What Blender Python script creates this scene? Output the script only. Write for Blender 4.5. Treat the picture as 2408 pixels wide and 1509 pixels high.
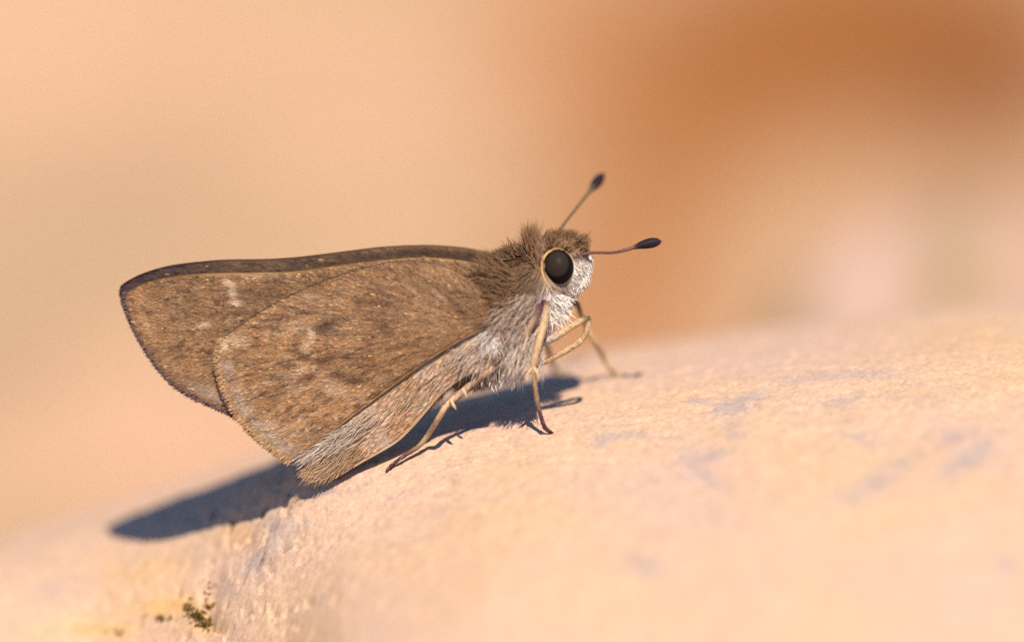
import bpy, math, random
import numpy as np
from mathutils import Vector, Matrix

random.seed(7)
RNG = np.random.default_rng(11)
S = bpy.context.scene
COL = S.collection
for o in list(bpy.data.objects):
    bpy.data.objects.remove(o)
S.unit_settings.system = 'METRIC'
S.unit_settings.scale_length = 0.01          # one unit is one centimetre: a macro scene

# ------------------------------------------------------------------ camera, sky, sun, exposure
PITCH = math.radians(15)                      # the photographer looks down on the stone
DIST = 22.0
FWD = Vector((0, math.cos(PITCH), -math.sin(PITCH)))
UPV = Vector((0, math.sin(PITCH), math.cos(PITCH)))

cam = bpy.data.objects.new('camera', bpy.data.cameras.new('camera'))
COL.objects.link(cam)
cam.location = -DIST * FWD
cam.rotation_euler = (math.pi / 2 - PITCH, 0, 0)
cam.data.sensor_width = 36
cam.data.lens = 36 * DIST / 2.408
cam.data.clip_start = 0.5
cam.data.clip_end = 5000
cam.data.dof.use_dof = True
cam.data.dof.focus_distance = DIST - 0.04
cam.data.dof.aperture_fstop = cam.data.lens * 1e-3 / 1.25
cam.data.dof.aperture_blades = 0
S.camera = cam

sun_dir = Vector((0.10, 0, 0)) + (-1.08) * FWD + 1.0 * UPV    # towards the sun
sun_dir.normalize()
SUN_EL = math.asin(sun_dir.z)
SUN_ROT = math.atan2(sun_dir.x, sun_dir.y)
sun = bpy.data.objects.new('sun', bpy.data.lights.new('sun', 'SUN'))
COL.objects.link(sun)
sun.rotation_euler = sun_dir.to_track_quat('Z', 'Y').to_euler()
sun.location = sun_dir * 40
sun.data.energy = 5.0
sun.data.angle = math.radians(0.53)
sun.data.color = (1.0, 0.875, 0.70)

world = bpy.data.worlds.new('World')
S.world = world
world.use_nodes = True
wn = world.node_tree.nodes
wl = world.node_tree.links
wn.clear()
w_out = wn.new('ShaderNodeOutputWorld')
w_bg = wn.new('ShaderNodeBackground')
w_sky = wn.new('ShaderNodeTexSky')
w_sky.sky_type = 'NISHITA'
w_sky.sun_disc = False
w_sky.sun_elevation = SUN_EL
w_sky.sun_rotation = SUN_ROT
w_bg.inputs['Strength'].default_value = 0.095
w_sky.ozone_density = 10.0
w_sky.dust_density = 0.0
wl.new(w_sky.outputs[0], w_bg.inputs['Color'])
wl.new(w_bg.outputs[0], w_out.inputs[0])

S.view_settings.view_transform = 'Standard'
S.view_settings.look = 'None'
S.view_settings.exposure = 0.50
S.view_settings.gamma = 1.0
S.view_settings.use_curve_mapping = False
S.render.engine = 'CYCLES'
S.cycles.use_denoising = False
S.cycles.max_bounces = 6

# ------------------------------------------------------------------ helpers
def noise2(x, y, seed=0):
    """value noise with smooth interpolation, about -1..1"""
    xi = np.floor(x).astype(np.int64); yi = np.floor(y).astype(np.int64)
    fx = x - xi; fy = y - yi
    def h(a, b):
        n = (a * 374761393 + b * 668265263 + seed * 982451653) & 0xffffffff
        n = ((n ^ (n >> 13)) * 1274126177) & 0xffffffff
        n = (n ^ (n >> 16)) & 0xffffffff
        return n / 2147483647.5 - 1.0
    ux = fx * fx * fx * (fx * (fx * 6 - 15) + 10); uy = fy * fy * fy * (fy * (fy * 6 - 15) + 10)
    a = h(xi, yi); b = h(xi + 1, yi); c = h(xi, yi + 1); d = h(xi + 1, yi + 1)
    return (a * (1 - ux) + b * ux) * (1 - uy) + (c * (1 - ux) + d * ux) * uy

def fbm(x, y, seed=0, oct=4, gain=0.5):
    r = 0; a = 1; t = 0
    for k in range(oct):
        ca, sa = math.cos(0.6 * k), math.sin(0.6 * k)
        r = r + a * noise2((x * ca - y * sa) * 2 ** k + 17.3 * k, (x * sa + y * ca) * 2 ** k - 9.1 * k, seed + k)
        t += a; a *= gain
    return r / t

def noise3(x, y, z, seed=0):
    xi, yi, zi = (np.floor(q).astype(np.int64) for q in (x, y, z))
    fx = x - xi; fy = y - yi; fz = z - zi
    def h(a, b, c):
        n = (a * 374761393 + b * 668265263 + c * 2147483647 + seed * 982451653) & 0xffffffff
        n = ((n ^ (n >> 13)) * 1274126177) & 0xffffffff
        n = (n ^ (n >> 16)) & 0xffffffff
        return n / 2147483647.5 - 1.0
    ux, uy, uz = (f * f * (3 - 2 * f) for f in (fx, fy, fz))
    r = 0
    for i, wx in ((0, 1 - ux), (1, ux)):
        for j, wy in ((0, 1 - uy), (1, uy)):
            for k, wz in ((0, 1 - uz), (1, uz)):
                r = r + wx * wy * wz * h(xi + i, yi + j, zi + k)
    return r

def fbm3(x, y, z, seed=0, oct=4, gain=0.5):
    r = 0; a = 1; t = 0
    for k in range(oct):
        m = 2.03 ** k
        ca, sa = math.cos(0.7 * k), math.sin(0.7 * k)
        r = r + a * noise3((x * ca - y * sa) * m + 17.3 * k, (x * sa + y * ca) * m - 9.1 * k, z * m + 3.7 * k, seed + k)
        t += a; a *= gain
    return r / t

def sstep(a, b, x):
    t = np.clip((x - a) / (b - a), 0, 1)
    return t * t * (3 - 2 * t)

def lerp(a, b, t):
    t = np.asarray(t)[..., None]
    return np.asarray(a) * (1 - t) + np.asarray(b) * t

def PX(u): return (np.asarray(u, float) - 1204.0) / 1000.0
def PZ(v): return (754.5 - np.asarray(v, float)) / 1000.0
def P(u, v, y=0.0):
    s = (DIST + y) / DIST
    return np.array([PX(u) * s, y, PZ(v) * s])

def mesh_np(name, V, polys, mat, parent=None, col=None, smooth=True, kind=None):
    """V (n,3); polys: list of (m,k) int arrays; ONE mesh object"""
    me = bpy.data.meshes.new(name)
    V = np.asarray(V, np.float32)
    me.vertices.add(len(V))
    me.vertices.foreach_set('co', V.ravel())
    tot = []; idx = []
    for p in polys:
        p = np.asarray(p, np.int32)
        if len(p) == 0: continue
        tot.append(np.full(len(p), p.shape[1], np.int32)); idx.append(p.ravel())
    tot = np.concatenate(tot); idx = np.concatenate(idx)
    me.loops.add(len(idx)); me.loops.foreach_set('vertex_index', idx)
    me.polygons.add(len(tot))
    me.polygons.foreach_set('loop_start', np.concatenate([[0], np.cumsum(tot)[:-1]]).astype(np.int32))
    me.polygons.foreach_set('loop_total', tot)
    me.polygons.foreach_set('use_smooth', np.full(len(tot), smooth))
    if col is not None:
        a = me.color_attributes.new('Col', 'FLOAT_COLOR', 'POINT')
        c = np.ones((len(V), 4), np.float32); c[:, :3] = np.clip(col, 0, 1)
        a.data.foreach_set('color', c.ravel())
    me.update(calc_edges=True); me.validate()
    me.materials.append(mat)
    o = bpy.data.objects.new(name, me)
    COL.objects.link(o)
    if parent: o.parent = parent
    if kind: o['kind'] = kind
    return o

def grid_faces(nu, nv, wrap=False):
    i = np.arange(nu - 1)[:, None]; j = np.arange(nv if wrap else nv - 1)[None, :]
    j2 = (j + 1) % nv
    return np.stack([i * nv + j, (i + 1) * nv + j, (i + 1) * nv + j2, i * nv + j2], -1).reshape(-1, 4)

def resample(pts, n):
    """Catmull-Rom through the points, n samples, even by length"""
    pts = np.asarray(pts, float)
    ext = np.vstack([2 * pts[0] - pts[1], pts, 2 * pts[-1] - pts[-2]])
    out = []
    for i in range(1, len(ext) - 2):
        t = np.linspace(0, 1, 24, endpoint=False)[:, None]
        p0, p1, p2, p3 = ext[i - 1], ext[i], ext[i + 1], ext[i + 2]
        out.append(0.5 * (2 * p1 + (p2 - p0) * t + (2 * p0 - 5 * p1 + 4 * p2 - p3) * t ** 2 + (3 * p1 - p0 - 3 * p2 + p3) * t ** 3))
    out = np.vstack(out + [pts[-1:]])
    d = np.concatenate([[0], np.cumsum(np.linalg.norm(np.diff(out[:, :3], axis=0), axis=1))])
    s = np.linspace(0, d[-1], n)
    return np.stack([np.interp(s, d, out[:, k]) for k in range(out.shape[1])], 1)

def tube(name, pts, mat, parent, ring=10, n=40, kind=None, bump=0.0):
    """pts rows: x,y,z,radius,r,g,b"""
    q = resample(pts, n)
    if name in ('leg', 'tarsus'): q[:, 3] *= (.68 if name == 'leg' else .78)
    C = q[:, :3]; R = np.maximum(q[:, 3], 0.0004); colr = q[:, 4:7]
    T = np.gradient(C, axis=0); T /= np.linalg.norm(T, axis=1)[:, None]
    ref = np.array([0.13, 1, 0.21]); A = np.cross(T, ref); A /= np.linalg.norm(A, axis=1)[:, None]
    B = np.cross(T, A)
    th = np.linspace(0, 2 * np.pi, ring, endpoint=False)
    rr = R[:, None] * (1 + bump * RNG.normal(size=(n, ring)))
    V = C[:, None] + rr[..., None] * (np.cos(th)[None, :, None] * A[:, None] + np.sin(th)[None, :, None] * B[:, None])
    V = V.reshape(-1, 3)
    F = grid_faces(n, ring, True)
    cc = np.repeat(colr, ring, 0) * (1 + 0.10 * RNG.normal(size=(n * ring, 1)))
    if name == 'antenna':
        cc *= np.repeat(1 + .55 * (np.sin(np.arange(n) * 1.55) > .2), ring)[:, None]
    k = len(V)
    V = np.vstack([V, C[0] - T[0] * R[0] * .7, C[-1] + T[-1] * R[-1] * .7]); cc = np.vstack([cc, colr[0], colr[-1]])
    j = np.arange(ring); j2 = (j + 1) % ring
    tri = np.concatenate([np.stack([np.full(ring, k), j, j2], 1), np.stack([np.full(ring, k + 1), (n - 1) * ring + j2, (n - 1) * ring + j], 1)])
    return mesh_np(name, V, [F, tri], mat, parent, cc, True, kind)

def hairs(name, base, d, length, rad, col, mat, parent, droop=0.0, seg=3, tipcol=None, bendy=0.14, nrm=None):
    """tapered flat hairs and scales lying along the coat they grow from, joined into one part"""
    base = np.asarray(base); n = len(base)
    d = d / np.linalg.norm(d, axis=1)[:, None]
    bend = RNG.normal(size=(n, 3)) * bendy; bend[:, 2] -= droop
    L = np.asarray(length).reshape(-1, 1); Rr = np.broadcast_to(np.asarray(rad, float).reshape(-1, 1), (n, 1)) * 1.25
    if nrm is None: nrm = np.broadcast_to(np.array([0.05, -0.85, 0.5]), (n, 3))
    nr = nrm + RNG.normal(size=(n, 3)) * 0.30
    A = np.cross(d, nr); A /= np.linalg.norm(A, axis=1)[:, None] + 1e-9
    rows = []; cr = []
    for q in range(seg):
        t = q / seg
        c = base + d * L * t + bend * L * t * t
        w = Rr * (1 - 0.6 * t * t)
        rows += [c + w * A, c - w * A]; cr += [col * (.85 + .15 * t), col * (.85 + .15 * t)]
    rows.append(base + d * L + bend * L); cr.append(col * 1.05 if tipcol is None else tipcol)
    V = np.stack(rows, 1); m = V.shape[1]
    Cc = np.stack(cr, 1)
    off = (np.arange(n) * m)[:, None, None]
    q4 = [[q * 2, q * 2 + 1, q * 2 + 3, q * 2 + 2] for q in range(seg - 1)]
    t3 = [[(seg - 1) * 2, (seg - 1) * 2 + 1, seg * 2]]
    F4 = (np.array(q4)[None] + off).reshape(-1, 4); F3 = (np.array(t3)[None] + off).reshape(-1, 3)
    return mesh_np(name, V.reshape(-1, 3), [F4, F3], mat, parent, Cc.reshape(-1, 3), True, 'stuff')

def material(name, rough=0.6, spec=0.4, base=None, grain=None, bump=None, translucent=0.0, sheen=0.0):
    m = bpy.data.materials.new(name); m.use_nodes = True
    nt = m.node_tree; N = nt.nodes; Lk = nt.links
    b = N['Principled BSDF']
    b.inputs['Roughness'].default_value = rough
    b.inputs['Specular IOR Level'].default_value = spec
    if sheen:
        b.inputs['Sheen Weight'].default_value = sheen
    if base is None:
        src = N.new('ShaderNodeAttribute'); src.attribute_name = 'Col'; cs = src.outputs['Color']
    else:
        src = N.new('ShaderNodeRGB'); src.outputs[0].default_value = (*base, 1); cs = src.outputs[0]
    tc = N.new('ShaderNodeTexCoord')
    if grain:
        scale, lo, hi = grain
        nz = N.new('ShaderNodeTexNoise'); nz.inputs['Scale'].default_value = scale; nz.inputs['Detail'].default_value = 6
        nz.inputs['Roughness'].default_value = 0.65
        Lk.new(tc.outputs['Object'], nz.inputs['Vector'])
        mr = N.new('ShaderNodeMapRange'); mr.inputs[1].default_value = 0.3; mr.inputs[2].default_value = 0.7
        mr.inputs[3].default_value = lo; mr.inputs[4].default_value = hi
        Lk.new(nz.outputs['Fac'], mr.inputs[0])
        vm = N.new('ShaderNodeVectorMath'); vm.operation = 'SCALE'
        Lk.new(cs, vm.inputs[0]); Lk.new(mr.outputs[0], vm.inputs['Scale'])
        cs = vm.outputs[0]
    Lk.new(cs, b.inputs['Base Color'])
    if bump:
        scale, strength, dist = bump
        nb = N.new('ShaderNodeTexNoise'); nb.inputs['Scale'].default_value = scale; nb.inputs['Detail'].default_value = 8
        nb.inputs['Roughness'].default_value = 0.7
        Lk.new(tc.outputs['Object'], nb.inputs['Vector'])
        bp = N.new('ShaderNodeBump'); bp.inputs['Strength'].default_value = strength; bp.inputs['Distance'].default_value = dist
        Lk.new(nb.outputs['Fac'], bp.inputs['Height']); Lk.new(bp.outputs[0], b.inputs['Normal'])
    if translucent:
        out = N['Material Output']; tr = N.new('ShaderNodeBsdfTranslucent'); mx = N.new('ShaderNodeMixShader')
        mx.inputs[0].default_value = translucent
        Lk.new(cs, tr.inputs['Color']); Lk.new(b.outputs[0], mx.inputs[1]); Lk.new(tr.outputs[0], mx.inputs[2])
        Lk.new(mx.outputs[0], out.inputs['Surface'])
    return m

M_ROCK = material('pale_stone', 0.85, 0.25, grain=(110, 0.78, 1.16), bump=(60, 0.28, 0.008))
M_GROUND = material('sandy_ground', 0.95, 0.1, grain=(3.0, 0.85, 1.12), bump=(8, 0.6, 0.05))
M_WING = material('wing_membrane', 0.6, 0.3)
M_SCALE = material('wing_scale', 0.62, 0.22, translucent=0.05)
M_FUR = material('insect_fur', 0.55, 0.3, translucent=0.25)
M_BODY = material('insect_skin', 0.7, 0.3)
M_LEG = material('leg_cuticle', 0.6, 0.2, bump=(160, 0.5, 0.004))
M_EYE = material('compound_eye', 0.4, 0.035, bump=(220, 0.12, 0.002))
M_MOSS = material('moss', 0.8, 0.2, translucent=0.2)

# ------------------------------------------------------------------ the stone
HU = [-3000, -1500, -600, 0, 200, 400, 600, 700, 850, 1000, 1200, 1300, 1400, 1600, 1800, 2000, 2200, 2408, 3200, 4500, 6000]
HV = [2600, 1900, 1480, 1258, 1198, 1138, 1072, 1035, 982, 925, 862, 838, 820, 790, 764, 738, 712, 690, 690, 900, 1500]
FU = [-3000, -600, 200, 400, 480, 520, 560, 620, 690, 775, 900, 1000, 1100, 1300, 1500, 1700, 2000, 2408, 3000, 4500, 6000]
FV = [3600, 2700, 2100, 1700, 1560, 1480, 1400, 1300, 1200, 1135, 1078, 1045, 1018, 982, 957, 928, 888, 852, 850, 1050, 1650]

_TAB = {}
def smooth_interp(x, xs, ys, w):
    key = (id(ys), w)
    if key not in _TAB:
        g = np.arange(-4500, 7500, 5.0)
        t = np.interp(g, xs, ys)
        k = np.arange(-int(w * 3 / 5), int(w * 3 / 5) + 1) * 5.0
        ker = np.exp(-(k / w) ** 2 / 2); ker /= ker.sum()
        h = len(k) // 2
        _TAB[key] = (g, np.convolve(np.pad(t, h, mode='edge'), ker, mode='valid'))
    g, t = _TAB[key]
    return np.interp(x, g, t)

def rock_height(x, y, detail=True):
    u = x * 1000 + 1204
    Hc = PZ(smooth_interp(u, HU, HV, 60)); F0 = PZ(smooth_interp(u, FU, FV, 28))
    Lc = 0.25 + 0.12 * sstep(550, 900, u) + 0.10 * sstep(1300, 2100, u)
    D = Hc - F0
    yb = np.maximum(y, 0)
    back = Hc - D * np.exp(-yb / Lc) - 0.20 * np.maximum(y - 1.1, 0) ** 2
    sf = np.clip(D / Lc, 0.35, 0.62); extra = 0.8 * sstep(1500, 450, u)
    yf = np.minimum(y, 0)
    front = F0 + sf * yf - 0.11 * yf ** 2 - extra * 0.22 * (1 - np.exp(yf / 0.22)) + (PZ(smooth_interp(u, FU, FV, 150)) - F0) * (1 - np.exp(yf / 0.25))
    z = np.where(y > 0, back, front)
    if detail:
        du = u - 600 - y * 60
        ridge = np.exp(-(du / np.where(du < 0, 300, 160)) ** 2) * np.exp(-((y - 0.05) / 0.6) ** 2)
        b = z
        z = b + 0.010 * fbm3(x * 3.1, y * 3.1, b * 3.1, 3, 3)
        z = z + (0.0022 + 0.009 * ridge) * fbm3(x * 17, y * 17, b * 17, 5, 4, 0.6)
        z = z + (0.0009 + 0.0055 * ridge) * fbm3(x * 70, y * 70, b * 70, 8, 2, 0.6)
        pit = np.maximum(fbm3(x * 34, y * 34, b * 34, 9, 2) - 0.25, 0)
        z = z - pit * (0.016 + 0.08 * ridge)
        # the notch where the stone is cracked, low on the left
        d2 = ((u - 496 - 60 * (y - .06)) / 26) ** 2 + ((y - 0.07) / 0.09) ** 2
        z = z - 0.03 * np.exp(-d2)
        z = z - 0.035 * np.exp(-((u - 505 + 0.45 * (y - .05) * 1000) / 7) ** 2 - ((y - 0.05) / 0.06) ** 2)
        # broken lip beside the shadow
        z = z + 0.02 * np.exp(-((u - 690) / 70) ** 2 - ((y - 0.1) / 0.12) ** 2) * (0.6 + 0.8 * noise3(x * 21, y * 21, b * 21, 4))
    return z

def dense_axis(lo, a, b, hi, n_mid, n_out):
    left = a - (a - lo) * np.linspace(1, 0, n_out, endpoint=False) ** 2
    right = b + (hi - b) * np.linspace(0, 1, n_out + 1)[1:] ** 2
    return np.concatenate([left, np.linspace(a, b, n_mid), right])

gx = dense_axis(-4.6, -1.35, 1.35, 5.0, 640, 46)
gy = np.concatenate([-1.5 - 3.0 * np.linspace(1, 0, 40, endpoint=False) ** 2, np.linspace(-1.5, -0.35, 150, endpoint=False),
                     np.linspace(-0.35, 0.75, 300, endpoint=False), np.linspace(0.75, 1.6, 60), 1.6 + 3.2 * np.linspace(0, 1, 41)[1:] ** 2])
GX, GY = np.meshgrid(gx, gy, indexing='ij')
GZ = rock_height(GX, GY)
U = GX * 1000 + 1204; VV = 754.5 - GZ * 1000
peach = np.array([0.515, 0.338, 0.215]); ochre = np.array([0.54, 0.32, 0.12]); grey = np.array([0.30, 0.255, 0.25])
rose = np.array([0.49, 0.330, 0.255])
rc = np.broadcast_to(peach, GX.shape + (3,)).copy()
rc = lerp(rc, rose, np.clip(0.5 + 1.3 * fbm3(GX * 2.9, GY * 2.9, GZ * 2.9, 21, 5, .6), 0, 1) * 0.9)
rc = lerp(rc, ochre, np.clip(fbm3(GX * 2.8, GY * 2.8, GZ * 2.8, 31, 4) * 2.0 - 0.35, 0, 1) * 0.3)
def blob(u, v, ru, rv, ang=0.0):
    c, s = math.cos(ang), math.sin(ang)
    a = ((U - u) * c + (VV - v) * s) / ru; b = (-(U - u) * s + (VV - v) * c) / rv
    return np.exp(-(a * a + b * b))
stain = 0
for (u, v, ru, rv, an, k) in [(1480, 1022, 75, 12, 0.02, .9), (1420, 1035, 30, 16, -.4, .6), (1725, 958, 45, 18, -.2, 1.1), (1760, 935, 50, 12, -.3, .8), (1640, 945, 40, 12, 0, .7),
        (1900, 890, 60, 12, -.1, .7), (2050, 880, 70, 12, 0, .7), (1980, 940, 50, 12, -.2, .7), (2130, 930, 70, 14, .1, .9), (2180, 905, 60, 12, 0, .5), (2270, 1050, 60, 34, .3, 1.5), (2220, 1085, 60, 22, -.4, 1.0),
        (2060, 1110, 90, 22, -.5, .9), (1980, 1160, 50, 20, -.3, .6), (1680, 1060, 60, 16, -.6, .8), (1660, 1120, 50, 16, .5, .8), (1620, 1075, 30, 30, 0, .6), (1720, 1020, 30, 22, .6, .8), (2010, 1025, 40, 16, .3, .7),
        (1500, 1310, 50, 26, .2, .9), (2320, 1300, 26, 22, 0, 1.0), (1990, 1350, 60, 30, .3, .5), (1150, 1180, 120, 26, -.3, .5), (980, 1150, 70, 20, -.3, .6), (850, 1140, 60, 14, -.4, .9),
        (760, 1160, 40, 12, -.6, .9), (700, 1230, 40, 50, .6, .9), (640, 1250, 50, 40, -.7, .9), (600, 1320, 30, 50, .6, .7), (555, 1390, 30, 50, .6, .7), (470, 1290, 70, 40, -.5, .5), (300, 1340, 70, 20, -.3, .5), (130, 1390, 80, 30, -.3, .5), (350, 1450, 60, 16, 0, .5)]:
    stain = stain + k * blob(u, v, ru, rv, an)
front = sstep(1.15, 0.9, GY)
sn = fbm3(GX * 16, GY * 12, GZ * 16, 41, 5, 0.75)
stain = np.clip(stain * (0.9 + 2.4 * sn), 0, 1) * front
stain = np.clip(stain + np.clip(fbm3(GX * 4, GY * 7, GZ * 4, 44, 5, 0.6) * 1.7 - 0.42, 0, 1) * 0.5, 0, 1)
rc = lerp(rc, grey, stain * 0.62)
och = 0
for (u, v, ru, rv, k) in [(310, 1340, 120, 45, .9), (430, 1425, 60, 30, .9), (470, 1480, 60, 20, .7), (560, 1260, 60, 30, .6), (380, 1440, 80, 26, .9), (250, 1490, 120, 20, .7), (700, 1250, 40, 30, .5), (1750, 1030, 70, 30, .3), (1100, 1330, 160, 60, .25), (2100, 920, 80, 14, .5)]:
    och = och + k * blob(u, v, ru, rv)
rc = lerp(rc, ochre * np.array([1.02, 1.0, .85]), np.clip(och * (0.7 + 0.9 * fbm3(GX * 7, GY * 7, GZ * 7, 47, 3)), 0, 1) * front * 0.8)
speck = np.clip(fbm3(GX * 48, GY * 40, GZ * 48, 51, 2) * 3 - 1.3, 0, 1)
rc = rc * (1 + .16 * fbm3(GX * 60, GY * 60, GZ * 60, 55, 2, .7))[..., None]
rc = lerp(rc, np.array([0.16, 0.11, 0.09]), speck * (0.2 + 0.75 * np.exp(-((U - 590) / 150) ** 2)))
V = np.stack([GX, GY, GZ], -1).reshape(-1, 3)
rock = mesh_np('rock', V, [grid_faces(len(gx), len(gy))[:, ::-1]], M_ROCK, None, rc.reshape(-1, 3))
rock.rotation_euler = (-PITCH, 0, 0)
rock['label'] = 'pale peach stone with grey stains under the butterfly, filling the foreground'
rock['category'] = 'rock'

def surf_y(u, v, y0=-1.2, y1=1.0):
    ys = np.linspace(y0, y1, 900)
    x = PX(u)
    z = rock_height(np.full_like(ys, x), ys)
    k = np.argmax(z >= PZ(v))
    return ys[k] if z.max() >= PZ(v) else ys[np.argmax(z)]

# ------------------------------------------------------------------ sandy ground behind the stone
GZ0 = -2.45
def axis_g(lo, a, b, hi, n, no):
    return np.concatenate([a - (a - lo) * np.linspace(1, 0, no, endpoint=False) ** 3, np.linspace(a, b, n), b + (hi - b) * np.linspace(0, 1, no + 1)[1:] ** 3])
hx = axis_g(-1500, -9, 9, 1500, 180, 40); hy = axis_g(-1500, -12, 34, 2500, 280, 40)
X, Y = np.meshgrid(hx, hy, indexing='ij')
Zg = GZ0 + 0.12 * fbm(X * .5, Y * .5, 61, 4) + 0.05 * fbm(X * 2.1, Y * 2.1, 65, 3)
# picture position of each ground point, used only to know which patch of soil lies where
cy, cz = -DIST * math.cos(PITCH), DIST * math.sin(PITCH)
dep = (Y - cy) * math.cos(PITCH) - (Zg - cz) * math.sin(PITCH)
upc = (Y - cy) * math.sin(PITCH) + (Zg - cz) * math.cos(PITCH)
dd = np.maximum(dep, 3)
gu = 1204 + 1000 * DIST * X / dd; gv = 754.5 - 1000 * DIST * upc / dd
wob = 70 * fbm(X * 1.3, Y * 1.3, 71, 4)
gu2 = gu + wob; gv2 = gv + 60 * fbm(X * 1.2 + 9, Y * 1.2, 75, 4)
sand = np.array([0.495, 0.315, 0.185]); pink = np.array([0.58, 0.345, 0.230]); soil = np.array([0.265, 0.092, 0.019]); deep = np.array([0.19, 0.058, 0.010])
tan_ = np.array([0.38, 0.255, 0.155])
gc = np.broadcast_to(sand, X.shape + (3,)).copy()
gc = lerp(gc, sand * 0.8, np.clip(0.5 + fbm(X * .8, Y * .8, 81, 4), 0, 1) * 0.4)
def gb(u, v, ru, rv, a=0.0, p=2):
    c, s = math.cos(a), math.sin(a)
    q = (((gu2 - u) * c + (gv2 - v) * s) / ru) ** 2 + ((-(gu2 - u) * s + (gv2 - v) * c) / rv) ** 2
    return np.exp(-q ** (p / 2))
for (u, v, ru, rv, a, k, cc) in [
        (100, 60, 420, 260, 0, .7, pink), (220, 560, 560, 130, .12, .8, tan_), (20, 860, 260, 160, 0, .7, tan_), (420, 1030, 420, 150, 0, .8, pink), (900, 260, 420, 160, 0, .5, pink), (1150, 520, 260, 120, 0, .4, tan_),
        (1950, 60, 680, 360, -.15, 1.0, soil), (1560, 500, 440, 160, -.85, .82, soil * np.array([1.15, 1.32, 1.9])), (1430, 760, 320, 170, 0, .75, soil * np.array([1.45, 1.75, 3.0])), (2350, 160, 260, 220, 0, .9, deep), (1700, 150, 200, 140, 0, .5, deep * 1.4),
        (1300, 60, 140, 300, 0, .55, soil * 1.5), (1600, 330, 300, 120, -.5, .6, soil)]:
    gc = lerp(gc, cc, gb(u, v, ru, rv, a, 3) * k)
ground = mesh_np('ground', np.stack([X, Y, Zg], -1).reshape(-1, 3), [grid_faces(len(hx), len(hy))[:, ::-1]], M_GROUND, None, gc.reshape(-1, 3))
ground['kind'] = 'structure'

# ------------------------------------------------------------------ the paler stone lying behind, far out of focus
nu_, nv_ = 150, 200
ph = np.linspace(0, np.pi, nu_)[:, None]; la = np.linspace(0, 2 * np.pi, nv_, endpoint=False)[None]
n3 = np.stack([np.sin(ph) * np.cos(la), np.sin(ph) * np.sin(la), np.cos(ph) + 0 * la], -1)
pw = lambda q: np.sign(q) * np.abs(q) ** 1.25
sz = np.array([1.22, 0.85, 2.05]); ctr = np.array([1.32, 4.9, -1.62])
pt = pw(n3) * sz
wv = 1 + 0.05 * fbm3(pt[..., 0] * 1.6, pt[..., 1] * 1.6, pt[..., 2] * 1.6, 301, 4) + 0.012 * fbm3(pt[..., 0] * 9, pt[..., 1] * 9, pt[..., 2] * 9, 305, 4)
pt = pt * wv[..., None] + ctr
bk = np.broadcast_to(np.array([.385, .25, .185]), pt.shape).copy()
sx = pt[..., 0] + .10 * fbm3(pt[..., 0] * 2, pt[..., 1] * 2, pt[..., 2] * 2, 311, 3) + .12 * (pt[..., 2] + .1)
bk = lerp(bk, np.array([.25, .18, .095]), .8 * (np.exp(-((sx - .80) / .10) ** 2) + np.exp(-((sx - 1.33) / .09) ** 2)))
bk = lerp(bk, np.array([.50, .345, .29]), .9 * (np.exp(-((sx - 1.04) / .10) ** 2) + .7 * np.exp(-((sx - .56) / .09) ** 2)))
back_stone = mesh_np('rock', pt.reshape(-1, 3), [grid_faces(nu_, nv_, True)], M_ROCK, None, bk.reshape(-1, 3))
back_stone.rotation_euler = (-PITCH, 0, 0)
back_stone['label'] = 'blurred pinkish stone with faint green streaks rising behind the butterfly on the right'
back_stone['category'] = 'rock'

# ------------------------------------------------------------------ butterfly
bf = bpy.data.objects.new('butterfly', None)
COL.objects.link(bf)
bf.rotation_euler = (-PITCH, 0, 0)
bf.empty_display_size = 0.2
bf['label'] = 'small brown skipper butterfly with closed wings and white face resting on the stone'
bf['category'] = 'butterfly'

BROWN = np.array([0.160, 0.085, 0.040]); DARK = np.array([0.052, 0.025, 0.014]); TAN = np.array([0.272, 0.144, 0.066])
LIGHT = np.array([0.50, 0.36, 0.24]); WHITE = np.array([0.78, 0.71, 0.65]); GOLD = np.array([0.62, 0.36, 0.12])
GREYL = np.array([0.275, 0.205, 0.155]); LILAC = np.array([0.42, 0.34, 0.31])

# --- wings
def curve2(pts, n): return resample(np.asarray(pts, float), n)

HIND_MARGIN = [(522, 795), (509, 835), (512, 872), (527, 920), (553, 972), (590, 1017), (632, 1054), (682, 1088)]
HIND_TOP = [(1165, 740), (1120, 672), (1050, 628), (960, 612), (860, 628), (740, 668), (620, 726), (522, 795)]
HIND_BOT = [(682, 1088), (720, 1062), (850, 962), (1000, 852), (1090, 797), (1152, 768)]
FORE_TOP = [(1200, 690), (1168, 640), (1110, 616), (1000, 604), (900, 610), (800, 622), (700, 636), (600, 640), (480, 642), (400, 650), (340, 664), (296, 688)]
FORE_MARGIN = [(296, 688), (290, 706), (298, 735), (316, 778), (342, 825), (376, 872), (420, 915), (470, 943), (520, 965), (560, 985)]
FORE_BOT = [(560, 985), (700, 930), (900, 850), (1060, 790), (1160, 745)]
FAR_TOP = [(1215, 690), (1200, 640), (1160, 602), (1110, 585), (1050, 578), (990, 576), (900, 580), (800, 592), (700, 604), (620, 609), (540, 610), (480, 614), (400, 624), (340, 641), (300, 660), (284, 672)]
FAR_MARGIN = [(284, 672), (281, 690), (290, 725), (310, 770), (340, 822), (374, 870), (420, 913), (480, 945), (560, 980)]
ANAL_TOP = [(1165, 770), (1090, 792), (1000, 848), (850, 957), (760, 1030), (705, 1080)]
ANAL_BOT = [(705, 1080), (712, 1112), (742, 1132), (772, 1133), (850, 1088), (935, 1038), (988, 985), (1035, 930), (1095, 885), (1150, 870), (1180, 840)]

def near_y(x, z, off):
    d = np.hypot(x - PX(1175), (z - PZ(725)))
    return off - 0.085 * np.exp(-(d / 0.30) ** 2) - 0.018 * np.exp(-((d - .25) / .3) ** 2)

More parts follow.
